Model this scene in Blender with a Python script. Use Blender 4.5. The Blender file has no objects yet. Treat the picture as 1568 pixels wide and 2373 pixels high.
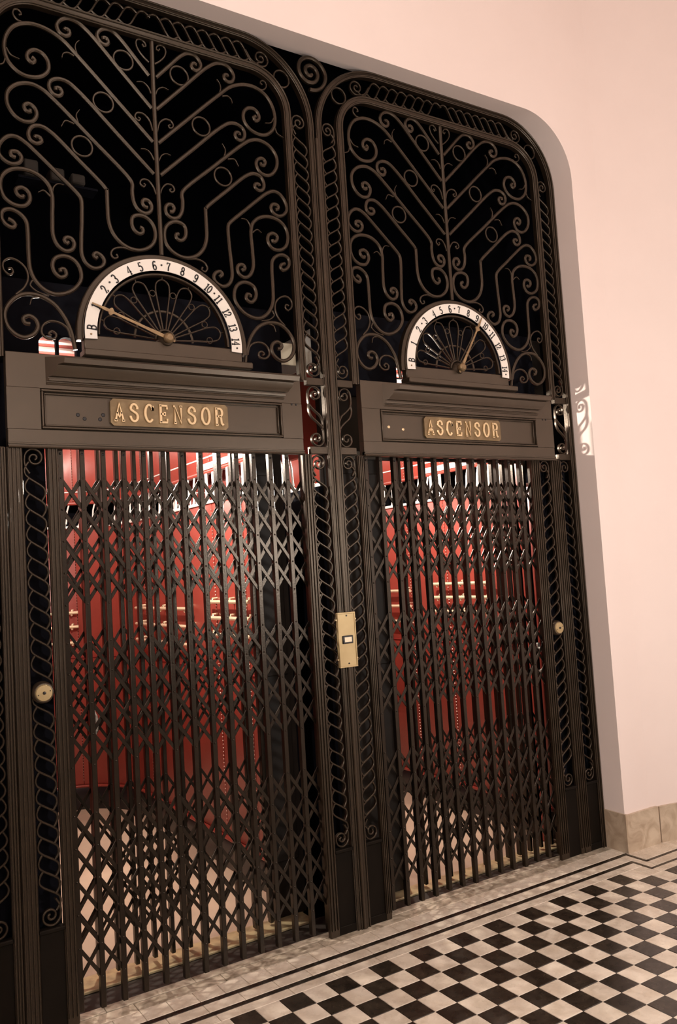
import bpy, math, random
from mathutils import Matrix, Vector
PI = math.pi
random.seed(7)
scene = bpy.context.scene
COL = scene.collection

# ------------------------------------------------------------------ camera
F_PX, W_PX, H_PX = 1939.787, 1568, 2373
YAW, PITCH, ROLL = 0.5645086, 0.0687868, -0.0616834
fw = Vector((math.sin(YAW)*math.cos(PITCH), math.cos(YAW)*math.cos(PITCH), math.sin(PITCH)))
rt0 = Vector((math.cos(YAW), -math.sin(YAW), 0)); up0 = rt0.cross(fw)
rt = math.cos(ROLL)*rt0 + math.sin(ROLL)*up0
up = -math.sin(ROLL)*rt0 + math.cos(ROLL)*up0
CAM = Vector((-2.014923, -3.227138, 1.578493))
cd = bpy.data.cameras.new('camera'); cam = bpy.data.objects.new('camera', cd); COL.objects.link(cam)
cd.sensor_fit = 'HORIZONTAL'; cd.sensor_width = 36.0; cd.lens = F_PX/W_PX*36.0
cd.clip_start = 0.05; cd.clip_end = 100
cam.matrix_world = Matrix(((rt.x, up.x, -fw.x, CAM.x), (rt.y, up.y, -fw.y, CAM.y), (rt.z, up.z, -fw.z, CAM.z), (0, 0, 0, 1)))
scene.camera = cam

# ------------------------------------------------------------------ light
world = bpy.data.worlds.new('world'); scene.world = world; world.use_nodes = True
bg = world.node_tree.nodes['Background']; bg.inputs[0].default_value = (1.0, 0.80, 0.66, 1); bg.inputs[1].default_value = 0.02
def area(name, loc, target, sx, sy, power, col):
    l = bpy.data.lights.new(name, 'AREA'); l.shape = 'RECTANGLE'; l.size = sx; l.size_y = sy; l.energy = power; l.color = col
    o = bpy.data.objects.new(name, l); COL.objects.link(o); o.location = loc
    o.rotation_euler = (Vector(target)-Vector(loc)).to_track_quat('-Z', 'Y').to_euler()
    return o
def bulb(name, loc, power, col, rad):
    l = bpy.data.lights.new(name, 'POINT'); l.energy = power; l.color = col; l.shadow_soft_size = rad
    o = bpy.data.objects.new(name, l); COL.objects.link(o); o.location = loc; return o
LC = (1.0, 0.955, 0.905)
bulb('lobby_fill_high', (0.3, -3.7, 4.60), 24, LC, 0.22)  # unseen fill, added to brighten the ceiling and upper iron
bulb('lobby_fill_high', (-0.5, -1.45, 4.60), 10, LC, 0.20)  # unseen fill, added close above the facade to light the iron from the top
bulb('lobby_fill_wall', (-3.75, -2.8, 1.9), 165, LC, 0.12)  # unseen fill, added to lift the right reveal
bulb('lobby_fill_low', (1.1, -2.9, 1.75), 122, LC, 0.12)  # unseen low fill, added to lift the top reveal
bulb('lobby_fill_wall', (-0.6, -5.9, 3.0), 56, LC, 0.12)  # unseen fill, added by the rear wall
vs = scene.view_settings
vs.view_transform = 'Standard'; vs.look = 'None'; vs.gamma = 1.0; vs.use_curve_mapping = False; vs.exposure = 0.0
CARW = 105.0

# ------------------------------------------------------------------ materials
def mat(name, col, rough=0.5, metal=0.0, spec=0.5, noise=None, bump=None, emit=None, tint=None):
    m = bpy.data.materials.new(name); m.use_nodes = True
    nt = m.node_tree; b = nt.nodes['Principled BSDF']
    b.inputs['Base Color'].default_value = (*col, 1); b.inputs['Roughness'].default_value = rough
    b.inputs['Metallic'].default_value = metal; b.inputs['Specular IOR Level'].default_value = spec
    if tint: b.inputs['Specular Tint'].default_value = (*tint, 1)
    tc = nt.nodes.new('ShaderNodeTexCoord')
    if noise:
        col2, scale, detail, lo, hi = noise
        n = nt.nodes.new('ShaderNodeTexNoise'); n.inputs['Scale'].default_value = scale; n.inputs['Detail'].default_value = detail
        nt.links.new(tc.outputs['Object'], n.inputs['Vector'])
        r = nt.nodes.new('ShaderNodeValToRGB'); r.color_ramp.elements[0].position = lo; r.color_ramp.elements[1].position = hi
        r.color_ramp.elements[0].color = (*col, 1); r.color_ramp.elements[1].color = (*col2, 1)
        nt.links.new(n.outputs['Fac'], r.inputs['Fac']); nt.links.new(r.outputs['Color'], b.inputs['Base Color'])
    if bump:
        scale, strength, dist = bump
        n2 = nt.nodes.new('ShaderNodeTexNoise'); n2.inputs['Scale'].default_value = scale; n2.inputs['Detail'].default_value = 4
        nt.links.new(tc.outputs['Object'], n2.inputs['Vector'])
        bp = nt.nodes.new('ShaderNodeBump'); bp.inputs['Strength'].default_value = strength; bp.inputs['Distance'].default_value = dist
        nt.links.new(n2.outputs['Fac'], bp.inputs['Height']); nt.links.new(bp.outputs['Normal'], b.inputs['Normal'])
    if emit:
        b.inputs['Emission Color'].default_value = (*emit[0], 1); b.inputs['Emission Strength'].default_value = emit[1]
    return m

def tile_mat(name, ca, cb, rough, scale, per_tile=0.12):
    """marble: veins from distorted noise, a little lighter or darker from tile to tile"""
    m = mat(name, ca, rough); nt = m.node_tree; b = nt.nodes['Principled BSDF']
    g = nt.nodes.new('ShaderNodeNewGeometry')
    n = nt.nodes.new('ShaderNodeTexNoise'); n.inputs['Scale'].default_value = scale; n.inputs['Detail'].default_value = 8
    n.inputs['Distortion'].default_value = 1.6
    nt.links.new(g.outputs['Position'], n.inputs['Vector'])
    r = nt.nodes.new('ShaderNodeValToRGB'); r.color_ramp.elements[0].position = 0.36; r.color_ramp.elements[1].position = 0.66
    r.color_ramp.elements[0].color = (*ca, 1); r.color_ramp.elements[1].color = (*cb, 1)
    nt.links.new(n.outputs['Fac'], r.inputs['Fac'])
    oi = nt.nodes.new('ShaderNodeObjectInfo')
    mr = nt.nodes.new('ShaderNodeMapRange'); mr.inputs['To Min'].default_value = 1-per_tile; mr.inputs['To Max'].default_value = 1+per_tile
    nt.links.new(oi.outputs['Random'], mr.inputs['Value'])
    mx = nt.nodes.new('ShaderNodeVectorMath'); mx.operation = 'SCALE'
    nt.links.new(r.outputs['Color'], mx.inputs[0]); nt.links.new(mr.outputs['Result'], mx.inputs['Scale'])
    nt.links.new(mx.outputs['Vector'], b.inputs['Base Color'])
    n2 = nt.nodes.new('ShaderNodeTexNoise'); n2.inputs['Scale'].default_value = 30
    nt.links.new(g.outputs['Position'], n2.inputs['Vector'])
    m2 = nt.nodes.new('ShaderNodeMapRange'); m2.inputs['To Min'].default_value = rough-0.08; m2.inputs['To Max'].default_value = rough+0.12
    nt.links.new(n2.outputs['Fac'], m2.inputs['Value']); nt.links.new(m2.outputs['Result'], b.inputs['Roughness'])
    return m

IRON   = mat('black_painted_iron', (0.0092, 0.0057, 0.0034), 0.38, 0, 0.75, noise=((0.0155, 0.0097, 0.0056), 14, 5, 0.35, 0.7), bump=(90, 0.25, 0.002), tint=(1.0, 0.82, 0.64))
KICK   = mat('shade_dark_kick_iron', (0.0035, 0.0026, 0.0020), 0.6, 0, 0.15, noise=((0.006, 0.0044, 0.0033), 10, 5, 0.35, 0.7), tint=(1.0, 0.84, 0.68))  # dull iron colour darkened to hold the shade near the floor
IRON2  = mat('dark_gate_steel', (0.0045, 0.0029, 0.0020), 0.30, 0, 0.5, noise=((0.0095, 0.0061, 0.0040), 22, 5, 0.35, 0.7), bump=(120, 0.2, 0.002), tint=(1.0, 0.84, 0.68))
LINT   = mat('brown_black_lintel_paint', (0.026, 0.0172, 0.011), 0.36, 0, 0.85, noise=((0.036, 0.024, 0.0155), 6, 4, 0.35, 0.7), bump=(40, 0.15, 0.002), tint=(1.0, 0.86, 0.70))
PLAST  = mat('cream_pink_plaster', (0.84, 0.715, 0.665), 0.75, 0, 0.2, noise=((0.86, 0.735, 0.685), 3, 4, 0.3, 0.7), bump=(30, 0.08, 0.003))
MARB   = tile_mat('beige_marble', (0.40, 0.30, 0.21), (0.60, 0.49, 0.37), 0.38, 9, 0.08)
TWHITE = tile_mat('white_marble_tile', (0.56, 0.47, 0.37), (0.72, 0.63, 0.52), 0.26, 7, 0.07)
TDARK  = tile_mat('black_marble_tile', (0.016, 0.011, 0.007), (0.034, 0.024, 0.016), 0.26, 12, 0.15)
CURB   = tile_mat('worn_grey_marble', (0.26, 0.21, 0.15), (0.60, 0.51, 0.40), 0.34, 16, 0.15)
GROUT  = mat('dark_grout', (0.10, 0.075, 0.055), 0.8)
BRASS  = mat('aged_brass', (0.34, 0.235, 0.125), 0.42, 0.6, 0.5, noise=((0.20, 0.13, 0.07), 25, 6, 0.42, 0.7), bump=(60, 0.2, 0.001))
SIGNB  = mat('tarnished_sign_brass', (0.19, 0.130, 0.066), 0.45, 0.5, 0.5, noise=((0.30, 0.215, 0.115), 18, 6, 0.45, 0.75), bump=(50, 0.3, 0.001))
BRASSL = mat('bright_brass', (0.78, 0.62, 0.38), 0.28, 0.85)
BRASSP = mat('brushed_brass_plate', (0.50, 0.38, 0.20), 0.45, 0.5, 0.5, noise=((0.43, 0.32, 0.16), 12, 4, 0.35, 0.7))
ENAMEL = mat('white_enamel', (0.82, 0.76, 0.68), 0.35)
INK    = mat('black_ink', (0.012, 0.010, 0.010), 0.5)
RED    = mat('red_leather', (0.225, 0.036, 0.025), 0.36, 0, 0.5, noise=((0.27, 0.044, 0.031), 5, 4, 0.3, 0.7), bump=(60, 0.12, 0.002))
REDD   = mat('dark_red_leather', (0.20, 0.016, 0.014), 0.38, bump=(60, 0.12, 0.002))
STUD   = mat('dull_nickel_stud', (0.50, 0.36, 0.30), 0.4, 0.5)
CHROME = mat('worn_chrome', (0.82, 0.78, 0.70), 0.28, 0.4)
RAILB  = mat('polished_rail_brass', (0.90, 0.78, 0.54), 0.25, 0.35)
BLACK  = mat('black_lacquer', (0.008, 0.007, 0.008), 0.35)
SHAFT  = mat('near_black_shaft', (0.006, 0.006, 0.009), 0.9, 0, 0.1)  # even matt near-black for the shaft and car exteriors
CARFL  = mat('tan_linoleum', (0.42, 0.31, 0.23), 0.45, noise=((0.50, 0.37, 0.27), 6, 5, 0.35, 0.7))
SILL   = mat('worn_brass_sill', (0.62, 0.50, 0.28), 0.4, 0.35, 0.5, noise=((0.40, 0.30, 0.18), 14, 6, 0.45, 0.62))
SILLS  = mat('rusty_steel_channel', (0.030, 0.020, 0.014), 0.6)
WHITEP = mat('white_gloss_paint', (0.80, 0.78, 0.74), 0.35)
WOOD   = mat('dark_stained_wood', (0.010, 0.0075, 0.0055), 0.55, 0, 0.25, noise=((0.020, 0.014, 0.0095), 9, 5, 0.35, 0.7))
CREAM  = mat('cream_paint', (0.86, 0.76, 0.56), 0.5)
LAMPG  = mat('lit_opal_glass', (0.9, 0.88, 0.84), 0.4, emit=((1.0, 0.93, 0.84), 14.0))
GREYP  = mat('grey_painted_sheet', (0.16, 0.15, 0.13), 0.35, noise=((0.05, 0.05, 0.05), 5, 4, 0.4, 0.65))
BLOCKT   = mat('dark_timber', (0.03, 0.024, 0.018), 0.85)  # plain dark tone for the beam blocks
PANELG = mat('dark_dado', (0.05, 0.032, 0.02), 0.5, noise=((0.08, 0.05, 0.03), 6, 5, 0.35, 0.7))
DUST   = mat('dusty_timber', (0.13, 0.10, 0.075), 0.8)

# ------------------------------------------------------------------ mesh helpers
class MB:
    def __init__(s): s.v = []; s.f = []
    def box(s, x0, x1, y0, y1, z0, z1, c=0.0):
        if c <= 0:
            b = len(s.v)
            for z in (z0, z1):
                s.v += [(x0, y0, z), (x1, y0, z), (x1, y1, z), (x0, y1, z)]
            s.f += [[b, b+3, b+2, b+1], [b+4, b+5, b+6, b+7], [b, b+1, b+5, b+4], [b+1, b+2, b+6, b+5], [b+2, b+3, b+7, b+6], [b+3, b, b+4, b+7]]
        else:   # chamfered along the vertical edges and the front rim
            b = len(s.v)
            for (z, k) in ((z0, c), (z0+c, 0), (z1-c, 0), (z1, c)):
                s.v += [(x0+k, y0+c, z), (x0+c+0*k, y0+k, z), (x1-c, y0+k, z), (x1-k, y0+c, z), (x1-k, y1-k, z), (x0+k, y1-k, z)]
            for i in range(3):
                for j in range(6):
                    a = b+i*6; j2 = (j+1) % 6
                    s.f.append([a+j, a+j2, a+6+j2, a+6+j])
            s.f.append([b+5-j for j in range(6)]); s.f.append([b+18+j for j in range(6)])
        return s
    def ribbon(s, pts, w, yc, d, closed=False, ch=0.28, w1=None):
        """flat bar of chamfered section swept along a path in the x-z plane; w may taper from w to w1 at both or one end"""
        n = len(pts); b = len(s.v)
        for i, p in enumerate(pts):
            q0 = pts[(i-1) % n] if (closed or i > 0) else p
            q1 = pts[(i+1) % n] if (closed or i < n-1) else p
            tx, tz = q1[0]-q0[0], q1[1]-q0[1]; L = math.hypot(tx, tz) or 1e-9
            nx, nz = -tz/L, tx/L
            ww = w if w1 is None else w+(w1-w)*(i/(n-1))
            h = ww/2; c = ch*min(ww, d); k = d/2
            for a, e in ((-h, -k+c), (-h+c, -k), (h-c, -k), (h, -k+c), (h, k-c), (h-c, k), (-h+c, k), (-h, k-c)):
                s.v.append((p[0]+nx*a, yc+e, p[1]+nz*a))
        m = n if closed else n-1
        for i in range(m):
            a = b+8*i; a2 = b+8*((i+1) % n)
            for j in range(8):
                j2 = (j+1) % 8
                s.f.append([a+j, a2+j, a2+j2, a+j2])
        if not closed:
            s.f.append([b+j for j in range(8)]); s.f.append([b+8*(n-1)+7-j for j in range(8)])
        return s
    def tube(s, pts, r, n=8, r1=None):
        b = len(s.v); m = len(pts); P = [Vector(p) for p in pts]
        for i in range(m):
            t = (P[min(i+1, m-1)]-P[max(i-1, 0)]).normalized()
            ref = Vector((0, 0, 1)) if abs(t.z) < 0.9 else Vector((1, 0, 0))
            a = t.cross(ref).normalized(); c = a.cross(t)
            rr = r if r1 is None else r+(r1-r)*i/(m-1)
            for j in range(n):
                th = 2*PI*j/n; q = P[i]+a*(rr*math.cos(th))+c*(rr*math.sin(th)); s.v.append(tuple(q))
        for i in range(m-1):
            for j in range(n):
                j2 = (j+1) % n
                s.f.append([b+i*n+j, b+i*n+j2, b+(i+1)*n+j2, b+(i+1)*n+j])
        s.f.append([b+n-1-j for j in range(n)]); s.f.append([b+(m-1)*n+j for j in range(n)])
        return s
    def lathe(s, cx, cz, prof, n=24, y0=0.0):
        """turned about the y axis: prof = [(radius, y)] from front to back"""
        b = len(s.v)
        for r, y in prof:
            for j in range(n):
                th = 2*PI*j/n; s.v.append((cx+r*math.cos(th), y0+y, cz+r*math.sin(th)))
        for i in range(len(prof)-1):
            for j in range(n):
                j2 = (j+1) % n
                s.f.append([b+i*n+j, b+i*n+j2, b+(i+1)*n+j2, b+(i+1)*n+j])
        s.f.append([b+n-1-j for j in range(n)]); s.f.append([b+(len(prof)-1)*n+j for j in range(n)])
        return s
    def prism(s, poly, y0, y1):
        b = len(s.v); n = len(poly)
        s.v += [(x, y0, z) for x, z in poly]+[(x, y1, z) for x, z in poly]
        s.f.append([b+j for j in range(n)]); s.f.append([b+2*n-1-j for j in range(n)])
        for j in range(n):
            j2 = (j+1) % n; s.f.append([b+j, b+n+j, b+n+j2, b+j2])
        return s
    def extrude_x(s, prof, x0, x1, e0=0.0, e1=0.0):
        """moulding: profile [(y,z)] run along x; ends mitred back by e per unit of projection"""
        b = len(s.v); n = len(prof)
        s.v += [(x0-e0*y, y, z) for y, z in prof]+[(x1+e1*y, y, z) for y, z in prof]
        s.f.append([b+n-1-j for j in range(n)]); s.f.append([b+n+j for j in range(n)])
        for j in range(n):
            j2 = (j+1) % n; s.f.append([b+j, b+j2, b+n+j2, b+n+j])
        return s
    def mesh(s, name, m, smooth=True):
        me = bpy.data.meshes.new(name); me.from_pydata(s.v, [], s.f); me.validate()
        import bmesh
        bm = bmesh.new(); bm.from_mesh(me); bmesh.ops.recalc_face_normals(bm, faces=bm.faces); bm.to_mesh(me); bm.free()
        if m: me.materials.append(m)
        if smooth:
            me.polygons.foreach_set('use_smooth', [True]*len(me.polygons)); me.set_sharp_from_angle(angle=math.radians(38))
        me.update(); return me
    def build(s, name, m, parent=None, **kw):
        return link(name, s.mesh(name, m), parent, **kw)

def link(name, me, parent=None, label=None, cat=None, group=None, kind=None, loc=None):
    o = bpy.data.objects.new(name, me); COL.objects.link(o)
    if parent: o.parent = parent
    if loc: o.location = loc
    if label: o['label'] = label
    if cat: o['category'] = cat
    if group: o['group'] = group
    if kind: o['kind'] = kind
    return o
def thing(name, label, cat, loc=(0, 0, 0), group=None, kind=None):
    o = link(name, None, None, label, cat, group, kind); o.location = loc; o.empty_display_size = 0.1
    return o
def put(mb, name, m, par, **kw):
    """build a part whose vertices are in world coordinates under parent par (its world origin accumulated)"""
    ox, oy, oz = ORG.get(par.name, (0, 0, 0))
    lo = [min(v[i] for v in mb.v) for i in range(3)]; hi = [max(v[i] for v in mb.v) for i in range(3)]
    c = [(lo[i]+hi[i])/2 for i in range(3)]
    mb.v = [(x-c[0], y-c[1], z-c[2]) for x, y, z in mb.v]
    o = mb.build(name, m, par, **kw); o.location = (c[0]-ox, c[1]-oy, c[2]-oz)
    ORG[o.name] = tuple(c); return o
ORG = {}
def root(name, label, cat, loc, group=None):
    o = thing(name, label, cat, loc, group); ORG[o.name] = tuple(loc); return o
def inst(name, me, par, loc, scale=None, rot=None):
    ox, oy, oz = ORG.get(par.name, (0, 0, 0))
    o = bpy.data.objects.new(name, me); COL.objects.link(o); o.parent = par
    o.location = (loc[0]-ox, loc[1]-oy, loc[2]-oz)
    if scale: o.scale = scale
    if rot: o.rotation_euler = rot
    ORG[o.name] = tuple(loc); return o
def single(mb, name, m, label=None, cat=None, group=None, kind=None):
    lo = [min(v[i] for v in mb.v) for i in range(3)]; hi = [max(v[i] for v in mb.v) for i in range(3)]
    c = ((lo[0]+hi[0])/2, (lo[1]+hi[1])/2, lo[2])
    mb.v = [(x-c[0], y-c[1], z-c[2]) for x, y, z in mb.v]
    o = mb.build(name, m, None, label=label, cat=cat, group=group, kind=kind); o.location = c; ORG[o.name] = c
    return o

def crom(pts, step=0.007, closed=False):
    out = []; n = len(pts)
    for i in range(n if closed else n-1):
        p0 = pts[(i-1) % n] if closed or i > 0 else (2*pts[0][0]-pts[1][0], 2*pts[0][1]-pts[1][1])
        p1 = pts[i]; p2 = pts[(i+1) % n]
        p3 = pts[(i+2) % n] if closed or i < n-2 else (2*p2[0]-p1[0], 2*p2[1]-p1[1])
        d = [max(1e-6, math.hypot(b[0]-a[0], b[1]-a[1]))**0.5 for a, b in ((p0, p1), (p1, p2), (p2, p3))]
        t0, t1 = 0, d[0]; t2 = t1+d[1]; t3 = t2+d[2]
        k = max(1, min(10, int(math.hypot(p2[0]-p1[0], p2[1]-p1[1])/step)))
        for j in range(k):
            t = t1+(t2-t1)*j/k; r = []
            for e in (0, 1):
                a1 = (t1-t)/(t1-t0)*p0[e]+(t-t0)/(t1-t0)*p1[e]; a2 = (t2-t)/(t2-t1)*p1[e]+(t-t1)/(t2-t1)*p2[e]
                a3 = (t3-t)/(t3-t2)*p2[e]+(t-t2)/(t3-t2)*p3[e]
                b1 = (t2-t)/(t2-t0)*a1+(t-t0)/(t2-t0)*a2; b2 = (t3-t)/(t3-t1)*a2+(t-t1)/(t3-t1)*a3
                r.append((t2-t)/(t2-t1)*b1+(t-t1)/(t2-t1)*b2)
            out.append(tuple(r))
    if not closed: out.append(tuple(pts[-1]))
    return out
def circ(cx, cz, r, a0=0, a1=360, n=24):
    return [(cx+r*math.cos(math.radians(a0+(a1-a0)*i/n)), cz+r*math.sin(math.radians(a0+(a1-a0)*i/n))) for i in range(n+1)]
def spiral(cx, cz, r0, r1, a0, turns, n=30):
    """centre drifts so that the first half turn keeps full radius"""
    out = []
    for i in range(n+1):
        t = i/n; a = math.radians(a0+360*turns*t); r = r0+(r1-r0)*min(1, max(0, t*1.15-0.15))**0.8
        out.append((cx+r*math.cos(a), cz+r*math.sin(a)))
    return out
def arch(xl, xr, z0, zt, r, n=14):
    """up the left side, over the rounded corners, down the right side"""
    p = [(xl, z0), (xl, (z0+zt-r)/2)]
    p += [(xl+r-r*math.cos(PI/2*i/n), zt-r+r*math.sin(PI/2*i/n)) for i in range(n+1)]
    p += [(xr-r+r*math.sin(PI/2*i/n), zt-r+r*math.cos(PI/2*i/n)) for i in range(n+1)]
    p += [(xr, (z0+zt-r)/2), (xr, z0)]
    return p

# ------------------------------------------------------------------ floor
fm = MB(); fm.box(-4.1, 2.7, -6.6, 0.06, -0.12, -0.004)
floor = single(fm, 'floor', GROUT, kind='structure')
TX, TY, Y0 = 0.1, 0.10646, -0.43+0.10646   # tile size and start of the first chequer row
def tile_mesh(name, sx, sy, m):
    b = MB(); g = 0.0009; c = 0.0015; h = 0.008
    x, y = sx/2-g, sy/2-g
    b.v = [(-x, -y, -h), (x, -y, -h), (x, y, -h), (-x, y, -h), (-x, -y, -c), (x, -y, -c), (x, y, -c), (-x, y, -c),
           (-x+c, -y+c, 0), (x-c, -y+c, 0), (x-c, y-c, 0), (-x+c, y-c, 0)]
    b.f = [[0, 1, 5, 4], [1, 2, 6, 5], [2, 3, 7, 6], [3, 0, 4, 7], [4, 5, 9, 8], [5, 6, 10, 9], [6, 7, 11, 10], [7, 4, 8, 11], [8, 9, 10, 11]]
    me = b.mesh(name, m, False); return me
me_w = tile_mesh('floor_tile', TX, TY, TWHITE); me_d = tile_mesh('floor_tile', TX, TY, TDARK)
cand = []; far = {True: MB(), False: MB()}
for row in range(0, 58):
    for i in range(-49, 15):
        x = 0.93+TX*i+TX/2; y = Y0-TY*row-TY/2
        if x > 2.3 or x < -4.0: continue
        if row == 0 and i >= 5: continue
        d = Vector((x, y, 0))-CAM; dz = d.dot(fw)
        px = W_PX/2+F_PX*d.dot(rt)/dz if dz > 0.3 else -9e9; py = H_PX/2-F_PX*d.dot(up)/dz if dz > 0.3 else 9e9
        inv = -60 < px < W_PX+60 and py < H_PX+70 and dz > 0.3
        cand.append((inv, dz, x, y, (i+row) % 2 == 1))
seen = sorted([c for c in cand if c[0]], key=lambda c: c[1])[:300]
seen_set = set(id(c) for c in seen)
for c in cand:
    dark = c[4]
    if id(c) in seen_set:
        inst('floor_tile', me_d if dark else me_w, floor, (c[2], c[3], random.uniform(-0.0004, 0.0004)))
    else:
        b = far[dark]; n = len(b.v); x, y = c[2], c[3]; hx, hy = TX/2-0.001, TY/2-0.001
        b.v += [(x-hx, y-hy, 0), (x+hx, y-hy, 0), (x+hx, y+hy, 0), (x-hx, y+hy, 0), (x-hx, y-hy, -0.008), (x+hx, y-hy, -0.008), (x+hx, y+hy, -0.008), (x-hx, y+hy, -0.008)]
        b.f += [[n, n+1, n+2, n+3], [n, n+4, n+5, n+1], [n+1, n+5, n+6, n+2], [n+2, n+6, n+7, n+3], [n+3, n+7, n+4, n]]
put(far[True], 'distant_black_tiles', TDARK, floor, kind='stuff'); put(far[False], 'distant_white_tiles', TWHITE, floor, kind='stuff')

def slab(x0, x1, y0, y1, m, name, c=0.0015):
    me = tile_mesh(name, x1-x0+0.0002, y1-y0+0.0002, m)
    return inst(name, me, floor, ((x0+x1)/2, (y0+y1)/2, random.uniform(-0.0005, 0.0003)))
# plain white band between stripes and chequer, the two black stripes and the rows of narrow tiles
x = -4.0
while x < 1.50:
    L = random.choice((0.2, 0.2, 0.2, 0.3)); slab(x, min(x+L, 1.50), Y0, -0.269, TWHITE, 'band_tile'); x += L
x = -4.0
while x < 1.53:
    slab(x, min(x+0.145, 1.53), -0.241, -0.176, TWHITE, 'stripe_tile'); x += 0.145
x = -4.0
while x < 1.60:
    slab(x, min(x+0.103, 1.605), -0.147, -0.060, TWHITE, 'edge_tile'); x += 0.103
x = -4.0
while x < 1.60:
    L = random.uniform(0.30, 0.5); slab(x, min(x+L, 1.605), 0.012, 0.060, CURB, 'threshold_stone'); slab(x+0.1, min(x+L+0.1, 1.605) if x+0.1 < 1.6 else 1.605, -0.060, 0.006, CURB, 'threshold_stone'); x += L
slab(-4.0, 1.585, -0.176, -0.147, TDARK, 'black_stripe'); slab(-4.0, 1.52, -0.269, -0.241, TDARK, 'black_stripe')
# the jog of the stripes round the wall pier
slab(1.565, 1.585, -0.285, -0.170, TDARK, 'black_stripe'); slab(1.585, 2.3, -0.300, -0.280, TDARK, 'black_stripe')
slab(1.500, 1.520, -0.375, -0.262, TDARK, 'black_stripe'); slab(1.520, 2.3, -0.380, -0.362, TDARK, 'black_stripe')
slab(1.52, 1.565, -0.362, -0.170, TWHITE, 'stripe_tile')
for k in range(5): slab(1.565+0.145*k, 1.565+0.145*(k+1), -0.362, -0.300, TWHITE, 'stripe_tile')
for k in range(6): slab(1.585+0.12*k, 1.585+0.12*(k+1), -0.280, -0.155, TWHITE, 'edge_tile')
slab(1.43, 1.50, Y0-TY, Y0, TWHITE, 'band_tile'); slab(1.50, 2.3, Y0-TY, -0.380, TWHITE, 'band_tile')

# ------------------------------------------------------------------ wall with the rounded opening
XL, XR = -1.575, 1.604
out0 = arch(XL, XR, 0.0, 4.03, 0.37, 20)          # against the iron
out1 = arch(XL+0.005, 1.598, 0.0, 3.992, 0.33, 20)  # wall face
WY = -0.155
w = MB(); xlft = -4.0
plan = [(1.80, WY), (1.90, WY-0.010), (2.00, WY-0.034), (2.12, WY-0.075), (2.26, WY-0.14), (2.40, WY-0.23), (2.52, WY-0.34), (2.59, WY-0.50), (2.60, WY-0.80), (2.60, -6.55)]
n = len(out1)
half = n//2
b = len(w.v); w.v += [(x, WY, z) for x, z in out1]
bl = len(w.v); w.v += [(xlft, WY, z) for x, z in out1[:half]]
for i in range(half-1): w.f.append([b+i, b+i+1, bl+i+1, bl+i])
br = len(w.v); w.v += [(1.80, WY, z) for x, z in out1[half:]]
for i in range(half, n-1): w.f.append([b+i, b+i+1, br+i+1-half, br+i-half])
ZT = 5.25; q = len(w.v); w.v += [(xlft, WY, ZT), (1.80, WY, ZT)]
w.f.append([bl+half-1, b+half-1, b+half, br, q+1, q])
plan = crom(plan, 0.02)
k = len(w.v); w.v += [(x, y, z) for z in (0, ZT) for x, y in plan]; m_ = len(plan)
for i in range(m_-1): w.f.append([k+i, k+i+1, k+m_+i+1, k+m_+i])
me = w.mesh('wall_front', PLAST); 
wall = link('wall_front', me, None, kind='structure')
rv = MB(); NB = 5
for j in range(NB+1):
    t = j/NB; e = t
    for (xa, za), (xb, zb) in zip(out1, out0): rv.v.append((xa+(xb-xa)*e, WY+(0.03-WY)*t, za+(zb-za)*e))
for j in range(NB):
    for i in range(n-1): rv.f.append([j*n+i, j*n+i+1, (j+1)*n+i+1, (j+1)*n+i])
put(rv, 'opening_reveal', PLAST, wall)
# marble skirting in blocks
base = single(MB().box(1.604, 1.79, WY-0.010, WY-0.001, 0, 0.19, 0.003), 'baseboard_front', MARB, kind='structure')
def block(poly, z1, name='marble_block'):
    m = MB(); m.v = [(x, y, 0) for x, y in poly]+[(x, y, z1) for x, y in poly]; k = len(poly)
    m.f = [[k-1-j for j in range(k)], [k+j for j in range(k)]]+[[j, (j+1) % k, k+(j+1) % k, k+j] for j in range(k)]
    return put(m, name, MARB, base)
block([(1.588, WY-0.012), (1.602, WY-0.012), (1.608, 0.0), (1.594, 0.0)], 0.20)
block([(1.588, WY-0.014), (1.80, WY-0.018), (1.845, WY-0.022), (1.845, WY+0.0), (1.602, WY+0.0)], 0.195)
pl_ = plan
for i0, i1 in ((0, 8), (8, 16), (16, 24), (24, 32), (32, 40)):
    seg = [p for p in pl_ if p[0] > 1.847 and p[1] > -1.0][i0:i1+1]
    if len(seg) < 2: continue
    tx, ty = seg[-1][0]-seg[0][0], seg[-1][1]-seg[0][1]; q_ = math.hypot(tx, ty); nx, ny = ty/q_*0.016, -tx/q_*0.016
    block([(x+nx, y+ny) for x, y in seg]+[(x, y) for x, y in reversed(seg)], 0.19)
for k in range(4): block([(XL-0.6*(k+1), WY-0.014), (XL-0.6*k-0.002, WY-0.014), (XL-0.6*k-0.002, WY), (XL-0.6*(k+1), WY)], 0.195)

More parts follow.
